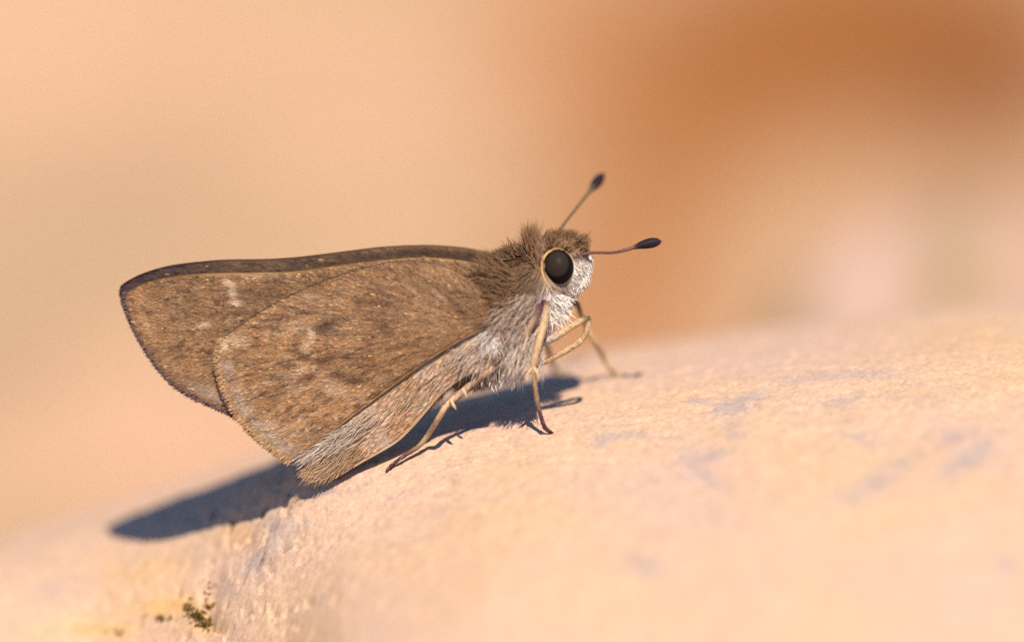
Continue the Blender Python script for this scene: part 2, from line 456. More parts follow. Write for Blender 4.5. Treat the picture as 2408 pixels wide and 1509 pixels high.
def wing_mesh(name, base, outline, yfun, color, parent, nr=26, thick=0.004, sgn=1):
    """star grid from the wing base out to its outline; two faces and a rim"""
    b = np.array(base, float); o = np.asarray(outline, float)
    r = np.linspace(0.02, 1, nr)[:, None, None]
    uv = b[None, None] + r * (o - b)[None]
    x = PX(uv[..., 0]); z = PZ(uv[..., 1]); y = yfun(x, z)
    s = (DIST + y) / DIST
    F = np.stack([x * s, y, z * s], -1)
    Bk = F + np.array([0, thick * sgn, 0])
    no = o.shape[0]
    V = np.concatenate([F.reshape(-1, 3), Bk.reshape(-1, 3)])
    g = grid_faces(nr, no)
    n0 = nr * no
    j = np.arange(no - 1)
    rim = np.stack([(nr - 1) * no + j, (nr - 1) * no + j + 1, n0 + (nr - 1) * no + j + 1, n0 + (nr - 1) * no + j], 1)
    c = color(uv[..., 0].ravel(), uv[..., 1].ravel())
    return mesh_np(name, V, [g, g[:, ::-1] + n0, rim], M_WING, parent, np.concatenate([c, c * .8]))

def inside(poly, u, v):
    p = np.asarray(poly); r = np.zeros(len(u), bool); j = len(p) - 1
    for i in range(len(p)):
        a, b = p[i], p[j]
        cnd = ((a[1] > v) != (b[1] > v)) & (u < (b[0] - a[0]) * (v - a[1]) / (b[1] - a[1] + 1e-12) + a[0])
        r ^= cnd; j = i
    return r

def dist_line(pts, u, v):
    p = np.asarray(pts, float); best = np.full(len(u), 1e9)
    for a, b in zip(p[:-1], p[1:]):
        d = b - a; t = np.clip(((u - a[0]) * d[0] + (v - a[1]) * d[1]) / (d @ d), 0, 1)
        best = np.minimum(best, np.hypot(u - a[0] - t * d[0], v - a[1] - t * d[1]))
    return best

def spots(u, v, lst):
    r = np.zeros(len(u))
    for (a, b, ra, rb, an, k) in lst:
        c, s = math.cos(an), math.sin(an)
        p = ((u - a) * c + (v - b) * s) / ra; q = (-(u - a) * s + (v - b) * c) / rb
        r = np.maximum(r, k * np.exp(-(p * p + q * q) ** 1.5))
    return r

def polar(u, v, bu, bv):
    return np.hypot(u - bu, v - bv), np.arctan2(v - bv, bu - u)

def hind_color(u, v):
    d, a = polar(u, v, 1152, 765)
    c = lerp(TAN * .78, TAN * 1.12, np.clip(0.5 + 0.9 * fbm(d / 70, a * 14, 101, 3), 0, 1))
    c = lerp(c, BROWN, np.clip(fbm(d / 120, a * 20, 105, 3) * 1.8, 0, 1) * .55)
    c = lerp(c, DARK * 1.3, np.clip(fbm(d / 24, a * 80, 107, 2) * 2.4 - .25, 0, 1) * .75)
    c = lerp(c, LIGHT * .85, np.clip(fbm(d / 22, a * 76, 109, 2) * 2.4 - .45, 0, 1) * .38)
    c = lerp(c, BROWN * .9, np.clip(1 - d / 330, 0, 1) * .45)
    c = lerp(c, BROWN * .85, sstep(760, 640, v) * .45 * sstep(1200, 800, u))
    c = lerp(c, DARK * 1.6, np.clip(fbm(u / 60, v / 26, 113, 4, .6) * 2.4 - .5, 0, 1) * .42)
    c = lerp(c, LIGHT * .8, np.clip(-fbm(u / 70, v / 40, 117, 4, .6) * 2.2 - .5, 0, 1) * .18)
    for va in (.02, .16, -.10, -.24, -.40, -.56):
        c = lerp(c, DARK * 1.5, np.exp(-((a - va - .05 * np.sin(d / 160)) * d / 3.6) ** 2) * sstep(120, 320, d) * .45)
    c = lerp(c, DARK * 1.1, spots(u, v, [(768, 768, 30, 13, -.2, .95), (715, 838, 22, 13, .3, .75), (752, 850, 20, 9, .2, .6), (700, 825, 20, 8, .2, .6), (800, 880, 26, 11, -.1, .8), (838, 893, 22, 12, -.3, .85),
        (905, 772, 26, 16, .6, .7), (880, 712, 70, 10, 0, .5), (870, 735, 40, 8, .1, .45), (650, 888, 14, 8, 0, .6), (690, 660, 30, 12, 0, .6), (870, 800, 14, 10, .2, .5), (940, 815, 30, 7, -.3, .4), (600, 800, 40, 16, .4, .3),
        (760, 930, 40, 10, .4, .3), (930, 700, 40, 6, .3, .5), (1000, 660, 70, 6, .55, .55), (1060, 705, 60, 7, .75, .6)]))  # thin dark lines towards the wing base: crease shade painted in
    c = lerp(c, LIGHT, spots(u, v, [(735, 785, 10, 22, -.2, .6), (722, 815, 14, 14, 0, .45), (715, 862, 16, 12, 0, .4), (790, 910, 40, 18, .3, .35), (640, 1010, 40, 30, .5, .25), (525, 806, 16, 20, 0, .85), (560, 800, 30, 14, 0, .4), (700, 770, 30, 18, 0, .3)]))
    dm = dist_line(HIND_MARGIN, u, v)
    band = np.exp(-((dm - 27) / 15) ** 2) * sstep(830, 870, v) * (0.6 + .55 * noise2(a * 55, a * 0, 3))
    c = lerp(c, GREYL * 1.0, np.clip(band * 1.5, 0, 1) * .9)
    c = lerp(c, GOLD * .75, np.exp(-(dm / 8) ** 2) * .75)
    c = lerp(c, DARK, spots(u, v, [(1140, 768, 26, 10, .2, .95)]))  # dark pit at the wing base, its shade put into the colour
    return c

def fore_color(u, v):
    d, a = polar(u, v, 1165, 735)
    c = lerp(BROWN * 1.05, TAN * .9, np.clip(0.5 + 1.0 * fbm(d / 60, a * 26, 121, 3), 0, 1))
    c = lerp(c, DARK * 1.3, np.clip(fbm(d / 18, a * 85, 127, 2) * 2.4 - .25, 0, 1) * .75)
    c = lerp(c, LIGHT * .8, np.clip(fbm(d / 16, a * 80, 129, 2) * 2.2 - .7, 0, 1) * .45)
    c = lerp(c, BROWN * .72, spots(u, v, [(600, 690, 90, 26, .05, .7), (640, 670, 60, 14, 0, .6), (430, 720, 110, 40, .5, .35), (400, 830, 60, 30, .6, .25)]))
    c = lerp(c, LIGHT, spots(u, v, [(543, 668, 16, 9, .5, .8), (551, 690, 12, 10, .4, .75), (560, 712, 14, 8, .2, .7), (482, 766, 16, 8, 0, .6), (620, 650, 60, 8, 0, .25)]))
    for va in (.06, .0, -.08, -.16, -.25, -.34):
        c = lerp(c, DARK * 1.4, np.exp(-((a - va) * d / 3.2) ** 2) * .35)
    dm = dist_line(FORE_MARGIN, u, v)
    c = lerp(c, GREYL * .95, np.exp(-((dm - 30) / 14) ** 2) * sstep(880, 930, v) * .9)
    c = lerp(c, TAN * 1.25, np.exp(-((dm - 34) / 8) ** 2) * sstep(940, 780, v) * .45)
    c = lerp(c, DARK * np.array([1.2, .95, 1.3]), np.exp(-(dm / 11) ** 2) * .9)
    c = lerp(c, GOLD * .8, np.exp(-(dist_line(FORE_TOP, u, v) / 5) ** 2) * .4)
    return c

def far_color(u, v):
    d, a = polar(u, v, 1180, 700)
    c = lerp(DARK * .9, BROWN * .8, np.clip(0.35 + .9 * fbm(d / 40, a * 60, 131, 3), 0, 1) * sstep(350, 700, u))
    c = lerp(c, DARK * .7, np.exp(-((dist_line(FORE_TOP, u, v) - 8) / 8) ** 2) * .8 * sstep(700, 950, u))  # dark band along the near wing's edge: shadow put into the colour
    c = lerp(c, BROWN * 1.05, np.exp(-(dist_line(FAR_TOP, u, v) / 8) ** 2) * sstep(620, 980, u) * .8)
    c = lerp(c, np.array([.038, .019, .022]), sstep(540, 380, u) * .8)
    return c

def anal_color(u, v):
    c = lerp(np.array([.36, .265, .20]), TAN * 1.2, np.clip(.5 + .9 * fbm(u / 45, v / 45, 141, 3), 0, 1))
    c = lerp(c, TAN * 1.1, sstep(1000, 1130, v) * .6 * sstep(900, 760, u))
    c = lerp(c, BROWN * 1.2, spots(u, v, [(970, 950, 40, 14, -.6, .6), (930, 1010, 40, 12, -.5, .5), (1010, 900, 30, 12, -.6, .4), (780, 1080, 50, 10, -.5, .7)]))
    c = lerp(c, GOLD * .9, np.exp(-(dist_line(ANAL_BOT[3:8], u, v) / 6) ** 2) * .2)
    return c

def scales(name, poly, margin, flow, yfun, color, parent, pitch=(4.8, 2.6), size=(14.5, 4.0), lift=0.0013, sgn=1.0, jitter=0.13, var=0.16, glint=.006):
    """overlapping scales in rows along the wing: every scale its own small raised leaf, joined into one part"""
    p = np.asarray(poly, float)
    u0, v0 = p.min(0); u1, v1 = p.max(0)
    uu, vv = np.meshgrid(np.arange(u0, u1, pitch[0]), np.arange(v0, v1, pitch[1]), indexing='ij')
    vv = vv + (np.arange(uu.shape[0]) % 2)[:, None] * pitch[1] * .5
    u = (uu + RNG.normal(size=uu.shape) * pitch[0] * .28).ravel(); v = (vv + RNG.normal(size=uu.shape) * pitch[1] * .28).ravel()
    k = inside(p, u, v) & (dist_line(np.vstack([p, p[:1]]), u, v) > size[0] * .42); u = u[k]; v = v[k]; n = len(u)
    fx, fy = flow(u, v)
    an = np.arctan2(fy, fx) + RNG.normal(size=n) * jitter
    ca, sa = np.cos(an), np.sin(an)
    L = size[0] * RNG.uniform(.75, 1.25, n); W = size[1] * RNG.uniform(.8, 1.2, n) * .5
    rows = []
    tilt = lift * RNG.uniform(.5, 1.8, n); roll = RNG.normal(size=n) * .0004
    for (t, w, h) in [(-.45, .45, .1), (-.45, -.45, .1), (.2, 1, .75), (.2, -1, .75), (.5, .55, 1.0), (.56, 0, 1.0), (.5, -.55, 1.0)]:
        a = u + ca * L * t - sa * W * w; b = v + sa * L * t + ca * W * w
        x = PX(a); z = PZ(b); y = yfun(x, z) - sgn * (0.0012 + tilt * h + roll * w)
        s = (DIST + y) / DIST
        rows.append(np.stack([x * s, y, z * s], -1))
    V = np.stack(rows, 1)
    off = (np.arange(n) * 7)[:, None]
    F4 = np.concatenate([np.array([0, 2, 3, 1]) + off]); F5 = np.array([2, 4, 5, 6, 3]) + off
    c = color(u, v)
    c = c * np.exp(RNG.normal(size=(n, 1)) * var) * (1 + RNG.normal(size=(n, 3)) * .035)
    gl = RNG.random(n) < glint
    c[gl] = c[gl] * .5 + GOLD * .55  # glints painted as a gold tint on random scales
    cc = np.repeat(c[:, None], 7, 1) * np.array([.72, .72, 1, 1, 1.12, 1.12, 1.12])[None, :, None]
    return mesh_np(name, V.reshape(-1, 3), [F4, F5], M_SCALE, parent, cc.reshape(-1, 3), True, 'stuff')

def radial(bu, bv, sag=0.0):
    def f(u, v):
        dx = u - bu; dy = v - bv; d = np.hypot(dx, dy) + 1e-6
        return dx / d, dy / d + sag * np.exp(-d / 300)
    return f

def fringe(name, line, flow_out, yoff, yfun, col, parent, n, ln, rad, sgn=1.0):
    q = curve2(line, n)
    u = q[:, 0] + RNG.normal(size=n) * 1.5; v = q[:, 1] + RNG.normal(size=n) * 1.5
    fx, fy = flow_out(u, v)
    x = PX(u - fx * 4); z = PZ(v - fy * 4); y = yfun(x, z) + yoff + RNG.normal(size=n) * .002
    s = (DIST + y) / DIST
    d = np.stack([fx + RNG.normal(size=n) * .12, RNG.normal(size=n) * .12, -fy + RNG.normal(size=n) * .12], 1)
    c = np.asarray(col)[None] * np.exp(RNG.normal(size=(n, 1)) * .3)
    return hairs(name, np.stack([x * s, y, z * s], 1), d, ln * RNG.uniform(.6, 1.3, n), rad, c, M_FUR, parent, seg=2)

yF = lambda x, z: near_y(x, z, -0.012)
yH = lambda x, z: near_y(x, z, -0.031) - 0.010 * np.exp(-((x - PX(900)) / .25) ** 2 - ((z - PZ(780)) / .12) ** 2)
yA = lambda x, z: near_y(x, z, -0.023)
yFF = lambda x, z: 0.030 + 0.05 * np.exp(-((x - PX(1190)) / .22) ** 2) + 0.10 * np.maximum(z - PZ(640), 0)
yFH = lambda x, z: 0.044 + 0.05 * np.exp(-((x - PX(1175)) / .28) ** 2)

far_hind_out = np.vstack([curve2(HIND_TOP, 40), curve2(HIND_MARGIN, 40)[1:], curve2(HIND_BOT, 40)[1:]])
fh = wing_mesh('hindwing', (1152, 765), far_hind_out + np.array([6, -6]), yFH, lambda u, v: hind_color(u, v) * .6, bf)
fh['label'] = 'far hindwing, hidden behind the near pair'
far_out = np.vstack([curve2(FAR_TOP, 90), curve2(FAR_MARGIN, 50)[1:], curve2(FORE_BOT, 40)[1:]])
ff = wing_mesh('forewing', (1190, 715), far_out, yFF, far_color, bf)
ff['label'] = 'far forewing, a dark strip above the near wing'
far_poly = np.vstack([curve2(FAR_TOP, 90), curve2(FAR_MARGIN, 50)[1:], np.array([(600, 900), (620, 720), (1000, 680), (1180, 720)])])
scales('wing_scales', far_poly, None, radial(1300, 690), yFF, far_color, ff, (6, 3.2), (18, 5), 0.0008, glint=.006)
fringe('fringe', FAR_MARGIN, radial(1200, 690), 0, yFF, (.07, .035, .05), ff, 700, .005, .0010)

fore_out = np.vstack([curve2(FORE_TOP, 80), curve2(FORE_MARGIN, 50)[1:], curve2(FORE_BOT, 40)[1:]])
fw = wing_mesh('forewing', (1165, 720), fore_out, yF, fore_color, bf)
fw['label'] = 'near forewing, brown with pale flecks towards its tip'
fore_poly = fore_out
scales('wing_scales', fore_poly, None, radial(1230, 735), yF, fore_color, fw)
fringe('fringe', FORE_MARGIN, radial(900, 745), 0, yF, (.13, .075, .07), fw, 1300, .009, .0010)

hind_out = np.vstack([curve2(HIND_TOP, 70), curve2(HIND_MARGIN, 50)[1:], curve2(HIND_BOT, 50)[1:]])
hw = wing_mesh('hindwing', (1120, 755), hind_out, yH, hind_color, bf)
hw['label'] = 'near hindwing, tan with dark flecks'
scales('wing_scales', hind_out, None, radial(1165, 762), yH, hind_color, hw)
fringe('fringe', HIND_MARGIN, radial(1000, 780), 0, yH, (.42, .25, .13), hw, 1500, .011, .0010)

anal_out = np.vstack([curve2(ANAL_TOP, 50), curve2(ANAL_BOT, 70)[1:]])
an_ = wing_mesh('wing_fold', (1130, 820), anal_out, yA, anal_color, hw)
def anal_flow(u, v):
    a = np.full(len(u), 2.45) + .25 * fbm(u / 60, v / 60, 151, 2)
    return np.cos(a), np.sin(a)
scales('fold_scales', anal_out, None, anal_flow, yA, anal_color, hw, (6, 3.2), (22, 4.4), 0.0012, jitter=.12, var=.3)

# long pale hairs combed over the fold, ending in two ragged lobes
def patch_hairs(n, poly, ang, angj, ln, rad, colf, yfun, yoff, seg=3, droop=0, curl=0):
    p = np.asarray(poly, float); u = RNG.uniform(p[:, 0].min(), p[:, 0].max(), n * 4); v = RNG.uniform(p[:, 1].min(), p[:, 1].max(), n * 4)
    k = inside(p, u, v); u = u[k][:n]; v = v[k][:n]; m = len(u)
    x = PX(u); z = PZ(v); y = yfun(x, z) + yoff
    a = ang + angj * RNG.normal(size=m)
    d = np.stack([np.cos(a), -RNG.uniform(-.05, .05, m), -np.sin(a)], 1)
    c = colf(u, v) * np.exp(RNG.normal(size=(m, 1)) * .12)
    return np.stack([x, y, z], 1), d, ln * RNG.uniform(.6, 1.3, m), np.full(m, rad), c
def cat(*parts): return [np.concatenate(q) for q in zip(*parts)]
pale = lambda u, v: np.broadcast_to(np.array([.46, .345, .25]), (len(u), 3)).copy()
tanh_ = lambda u, v: np.broadcast_to(np.array([.38, .245, .14]), (len(u), 3)).copy()
B_, D_, L_, R_, C_ = cat(
    patch_hairs(200, [(735, 1062), (860, 962), (900, 968), (860, 1030), (800, 1062), (745, 1080)], 2.45, .08, .045, .0008, pale, yA, -.006),
    patch_hairs(130, [(730, 1090), (830, 1040), (870, 1060), (790, 1110)], 2.35, .10, .040, .0008, tanh_, yA, -.005),
    patch_hairs(70, [(860, 960), (1090, 800), (1110, 850), (980, 960), (900, 1010)], 2.3, .10, .038, .0007, pale, yA, -.004))
hairs('fold_hairs', B_, D_, L_, R_, C_, M_FUR, hw)
white_ = lambda u, v: np.broadcast_to(np.array([.47, .385, .31]), (len(u), 3)).copy()
B_, D_, L_, R_, C_ = cat(
    patch_hairs(420, [(722, 1072), (760, 1042), (835, 985), (862, 990), (830, 1030), (775, 1062), (735, 1082)], 2.62 - math.pi * 2, .10, .040, .0010, white_, yA, -.007),
    patch_hairs(260, [(716, 1100), (745, 1092), (800, 1078), (800, 1104), (770, 1124), (742, 1124)], 2.55 - math.pi * 2, .16, .030, .0009, tanh_, yA, -.006))
hairs('tail_tuft', B_, D_, L_, R_, C_, M_FUR, hw)

# --- body: one continuous skin from tail to face
SEC = [((720, 1090), (765, 1128), .012), ((790, 1040), (850, 1085), .022), ((880, 965), (935, 1032), .032), ((960, 890), (1000, 972), .042), ((1020, 800), (1085, 890), .058),
       ((1080, 715), (1145, 880), .088), ((1130, 640), (1205, 862), .112), ((1175, 608), (1255, 818), .114), ((1215, 592), (1292, 768), .108), ((1245, 585), (1314, 735), .098), ((1268, 578), (1334, 712), .088),
       ((1290, 570), (1352, 690), .082), ((1318, 562), (1368, 664), .080), ((1345, 565), (1379, 640), .070), ((1365, 574), (1384, 620), .048), ((1378, 588), (1386, 604), .018)]
sec = resample(np.array([[*P(*t), *P(*b), w] for t, b, w in SEC]), 120)
NT = 48
th = np.linspace(0, 2 * np.pi, NT, endpoint=False)
T_, Bt, Wd = sec[:, :3], sec[:, 3:6], sec[:, 6]
mid = (T_ + Bt) / 2; half = (T_ - Bt) / 2
BV = mid[:, None] + np.cos(th)[None, :, None] * half[:, None] + np.sin(th)[None, :, None] * np.array([0, -1, 0]) * Wd[:, None, None]
def fur_color(u, v, y):
    """brown back, grey-brown flank, white breast, face and belly"""
    n = len(u)
    r = (u - 1150) * .707 - (v - 770) * .707; s = (u - 1150) * .707 + (v - 770) * .707
    nz = fbm(u / 22, v / 22, 161, 3)
    c = np.broadcast_to(BROWN * .85, (n, 3)).copy()
    flank = sstep(-15, 65, s + 25 * nz)
    c = lerp(c, np.array([.32, .225, .165]), flank)
    white = sstep(78, 120, s + 24 * nz)
    c = lerp(c, WHITE, white)
    face = sstep(1330, 1352, u - (v - 640) * -.28 + 8 * nz) * sstep(598, 612, v)
    c = lerp(c, WHITE, face)
    under = sstep(672, 690, v - .35 * (u - 1300)) * sstep(1268, 1290, u + 6 * nz)
    c = lerp(c, WHITE, under)
    top = sstep(600, 585, v) * sstep(1255, 1275, u)
    c = lerp(c, BROWN * 1.15, top)
    c = lerp(c, GREYL * 1.25, np.exp(-(((u - 1290) / 18) ** 2 + ((v - 765) / 35) ** 2)) * .5)
    return c
bu = BV[..., 0].ravel() * 1000 + 1204; bv = 754.5 - BV[..., 2].ravel() * 1000
bc = fur_color(bu, bv, 0) * .95
kV = len(bu)
allV = np.vstack([BV.reshape(-1, 3), mid[0], mid[-1]]); bc = np.vstack([bc, bc[0], bc[-1]])
j = np.arange(NT); j2 = (j + 1) % NT
tri = np.concatenate([np.stack([np.full(NT, kV), j, j2], 1), np.stack([np.full(NT, kV + 1), 119 * NT + j2, 119 * NT + j], 1)])
body = mesh_np('body', allV, [grid_faces(120, NT, True), tri], M_BODY, bf, bc)

# --- fur on the body
def body_points(n, t0, t1):
    t = RNG.uniform(t0, t1, n) * 119; a = RNG.uniform(0, 2 * np.pi, n)
    def at(t, a):
        s = np.stack([np.interp(t, np.arange(120), sec[:, k]) for k in range(7)], 1)
        return (s[:, :3] + s[:, 3:6]) / 2 + np.cos(a)[:, None] * (s[:, :3] - s[:, 3:6]) / 2 + np.sin(a)[:, None] * s[:, 6:7] * np.array([0, -1, 0])
    p = at(t, a); dt = at(np.minimum(t + .6, 119), a) - at(np.maximum(t - .6, 0), a); da = at(t, a + .05) - at(t, a - .05)
    nrm = np.cross(dt, da); nrm /= np.linalg.norm(nrm, axis=1)[:, None] + 1e-9
    ctr = at(t, a + np.pi)
    nrm *= np.sign(((p - ctr) * nrm).sum(1))[:, None]
    dt /= np.linalg.norm(dt, axis=1)[:, None] + 1e-9
    return p, nrm, dt, a, t / 119
p, nrm, dt, a, t = body_points(60000, .36, 1.0)
u = p[:, 0] * 1000 + 1204; v = 754.5 - p[:, 2] * 1000
c = fur_color(u, v, p[:, 1])
up = np.cos(a)                                              # 1 on the back, -1 on the belly
d = -dt * 0.9
d[:, 2] -= .25
head = sstep(1262, 1290, u - .45 * (v - 640))
thor = 1 - head
d = d * thor[:, None] + head[:, None] * (np.array([.45, -.15, -.55]) * (up < .35)[:, None] + np.array([-.25, 0, .55]) * (up >= .35)[:, None])
belly = sstep(-.55, -.9, up) * thor
d = lerp(d, np.array([-.25, 0, -1.0]), belly * .8)
back = sstep(.6, .9, up) * thor
d = lerp(d, np.array([-.8, 0, .35]), back * .8)
d = d + nrm * (.08 + .14 * back[:, None] + (.0 + .18 * (up > .3)[:, None]) * head[:, None]) + RNG.normal(size=d.shape) * .08
ln = (.038 - .008 * back + .000 * belly) * thor + (.020 * (up > .3) + .013 * (up <= .3)) * head
ln = ln * RNG.uniform(.6, 1.35, len(ln))
eye_c = P(1312, 628, -.075)
keep = ~((np.hypot((u - 1312) / 40, (v - 628) / 44) < 0.98) & (np.abs(p[:, 1]) > .02))
keep &= ~((u < 1140) & (p[:, 1] < 0.03) & (v < 830))
keep &= ~((u < 1085) & (p[:, 1] < 0.03))
c = c * np.exp(RNG.normal(size=(len(c), 1)) * .17) * (1 + RNG.normal(size=c.shape) * .06)
hairs('fur', (p - nrm * .002)[keep], d[keep], ln[keep], (.00085 * (1 - .1 * head))[keep], c[keep], M_FUR, body, bendy=.09, nrm=nrm[keep])

# collar tuft behind the head, crown tuft, brow tuft and breast fringe
def tuft(n, u0, u1, v0, v1, y0, y1, ang, aj, l, col, r=.0017, lean=0.0):
    u = RNG.uniform(u0, u1, n); v = RNG.uniform(v0, v1, n); y = RNG.uniform(y0, y1, n)
    a = ang + aj * RNG.normal(size=n)
    d = np.stack([np.cos(a), lean + RNG.normal(size=n) * .2, np.sin(a)], 1)
    return np.stack([PX(u), y, PZ(v)], 1), d, l * RNG.uniform(.5, 1.2, n), np.full(n, r), np.asarray(col)[None] * np.exp(RNG.normal(size=(n, 1)) * .18)
B_, D_, L_, R_, C_ = cat(
    tuft(520, 1238, 1268, 572, 606, -.085, .08, 1.75, .18, .052, BROWN * 1.3, .0008),
    tuft(260, 1262, 1282, 585, 650, -.100, -.05, 1.85, .2, .038, np.array([.27, .16, .09]), .0009),
    tuft(800, 1280, 1350, 556, 590, -.07, .07, 1.3, .40, .022, BROWN * 1.1, .0008),
    tuft(520, 1335, 1378, 560, 595, -.065, .06, 0.7, .45, .019, BROWN * 1.2, .0008),
    tuft(200, 1300, 1345, 570, 590, -.085, -.06, 0.9, .5, .018, np.array([.40, .25, .13]), .0008, -.6),
    tuft(160, 1195, 1240, 585, 620, -.09, .09, 2.2, .2, .034, BROWN, .0008),
    tuft(220, 1130, 1200, 600, 640, -.09, .09, 2.5, .2, .030, BROWN * .9, .0008))
hairs('tuft', B_, D_, L_, R_, C_, M_FUR, body)
B_, D_, L_, R_, C_ = cat(
    tuft(420, 1120, 1230, 850, 890, -.09, .07, -1.75, .22, .034, WHITE * .9, .0008),
    tuft(260, 1140, 1180, 770, 800, -.125, -.11, -1.9, .35, .050, np.array([.55, .48, .43]), .0009, -.25),
    tuft(420, 1090, 1150, 800, 850, -.11, -.08, -2.3, .25, .06, np.array([.44, .34, .27]), .0009, -.2),
    tuft(420, 1180, 1260, 690, 760, -.13, -.115, -2.25, .22, .075, np.array([.36, .26, .20]), .0009, -.12),
    tuft(340, 1200, 1280, 760, 840, -.13, -.11, -1.95, .22, .065, np.array([.46, .37, .31]), .0009, -.12),
    tuft(240, 1290, 1330, 690, 760, -.09, -.05, -.75, .35, .030, WHITE, .0008, -.3),
    tuft(420, 1165, 1215, 640, 740, -.130, -.118, 2.75, .22, .060, BROWN * 1.2, .0008, -.02),
    tuft(260, 1100, 1180, 690, 760, -.128, -.118, 2.6, .22, .055, BROWN * 1.15, .0008, -.02),
    tuft(220, 1130, 1195, 625, 670, -.115, -.10, 2.9, .2, .045, BROWN * 1.05, .0008, -.05),
    tuft(140, 1120, 1170, 745, 765, -.115, -.10, 2.7, .5, .045, BROWN * 1.1, .0015, -.25))
hairs('breast_hairs', B_, D_, L_, R_, C_, M_FUR, body)
# palps: the white brushes under the face
for sy in (-1, 1):
    q = tube('palp', [[*P(1335, 690, .030 * sy), .012, *WHITE], [*P(1360, 664, .036 * sy), .018, *WHITE], [*P(1374, 638, .034 * sy), .015, *WHITE], [*P(1383, 612, .030 * sy), .009, *WHITE], [*P(1386, 592, .026 * sy), .004, *BROWN]], M_BODY, bf, 12, 24)
    n = 1800
    tt = RNG.random(n); cu = np.interp(tt, [0, .35, .7, 1], [1335, 1360, 1374, 1383]); cv = np.interp(tt, [0, .35, .7, 1], [690, 664, 638, 604])
    rad = np.interp(tt, [0, .35, .7, 1], [.012, .018, .015, .008]); ph = RNG.uniform(0, 2 * np.pi, n)
    nn = np.stack([np.cos(ph) * .8, np.sin(ph), -np.cos(ph) * .35], 1); nn /= np.linalg.norm(nn, axis=1)[:, None]
    bb = np.stack([PX(cu), np.full(n, .034 * sy), PZ(cv)], 1) + nn * rad[:, None]
    hairs('palp_hairs', bb, nn * .2 + np.array([.2, 0, -.6]) + RNG.normal(size=(n, 3)) * .12, np.asarray(.009) * RNG.uniform(.6, 1.4, n), .0008, WHITE[None] * np.exp(RNG.normal(size=(n, 1)) * .08), M_FUR, q, nrm=nn)

# --- eyes
def ellipsoid(name, c, r, mat, parent, colf, nu=40, nv=64):
    ph = np.linspace(.001, np.pi - .001, nu)[:, None]; la = np.linspace(0, 2 * np.pi, nv, endpoint=False)[None]
    N_ = np.stack([np.sin(ph) * np.cos(la), -np.cos(ph) + 0 * la, np.sin(ph) * np.sin(la)], -1).reshape(-1, 3)
    return mesh_np(name, np.asarray(c) + N_ * np.asarray(r), [grid_faces(nu, nv, True)[:, ::-1]], mat, parent, colf(N_))
def eye_col(sy):
    def f(N_):
        disc = sstep(.80, .72, np.hypot(N_[:, 0] + .10, N_[:, 2] - .22)) * (N_[:, 1] * sy > 0)  # paler disc: the eye's view-dependent shading put into its colour
        return lerp(np.array([.006, .005, .006]), np.array([.024, .018, .015]), disc)
    return f
for sy in (-1, 1):
    ey = ellipsoid('eye', P(1313, 629, .074 * sy), (.0365, .036, .0405), M_EYE, bf, eye_col(sy))
    pts = [(1334, 592), (1312, 584), (1294, 590), (1279, 606), (1274, 632), (1280, 656), (1292, 674), (1302, 688)]
    rr = [.0004, .0008, .0020, .0036, .0036, .0026, .0018, .0006]
    tube('eye_rim', [[*P(pu, pv, (.096 - .0002 * abs(k - 3)) * sy), rad, *np.array([.50, .31, .12])] for k, ((pu, pv), rad) in enumerate(zip(pts, rr))], M_LEG, ey, 8, 40)

# --- antennae
AP = np.array([.095, .042, .036]); CLUB = np.array([.012, .006, .009])
near_an = tube('antenna', [[*P(1356, 603, -.062), .0045, *AP * .6], [*P(1375, 597, -.066), .0040, *AP], [*P(1400, 594, -.066), .0036, *AP], [*P(1440, 594, -.062), .0036, *AP], [*P(1470, 588, -.058), .0042, *AP * 1.2], [*P(1498, 579, -.055), .0052, *AP * 1.4]], M_LEG, bf, 10, 120, bump=.08)
tube('club', [[*P(1488, 582.5, -.056), .0046, *AP * 1.2], [*P(1498, 579.5, -.055), .0066, *CLUB * 2], [*P(1508, 576.5, -.054), .0092, *CLUB], [*P(1521, 573.5, -.053), .0116, *CLUB], [*P(1534, 571, -.052), .0120, *CLUB], [*P(1545, 569, -.051), .0096, *CLUB * 1.6], [*P(1551, 568, -.0505), .0060, *CLUB * 2.5], [*P(1555, 567, -.050), .0018, *CLUB * 3]], M_LEG, near_an, 18, 40)
near_an['label'] = 'antenna pointing forward in front of the face'
FC = np.array([.09, .065, .035])
far_an = tube('antenna', [[*P(1308, 556, .05), .0042, *FC], [*P(1327, 525, .08), .0036, *FC], [*P(1352, 493, .11), .0036, *FC], [*P(1376, 462, .15), .0040, *FC], [*P(1391, 444, .18), .0055, *FC]], M_LEG, bf, 10, 60, bump=.08)
tube('club', [[*P(1388, 447, .176), .006, *FC], [*P(1396, 438, .19), .0105, *CLUB * 1.6], [*P(1404, 428, .205), .0125, *CLUB * 1.4], [*P(1411, 419, .22), .0110, *CLUB], [*P(1418, 410, .235), .004, *CLUB]], M_LEG, far_an, 16, 26)
far_an['label'] = 'antenna raised on the far side of the head'

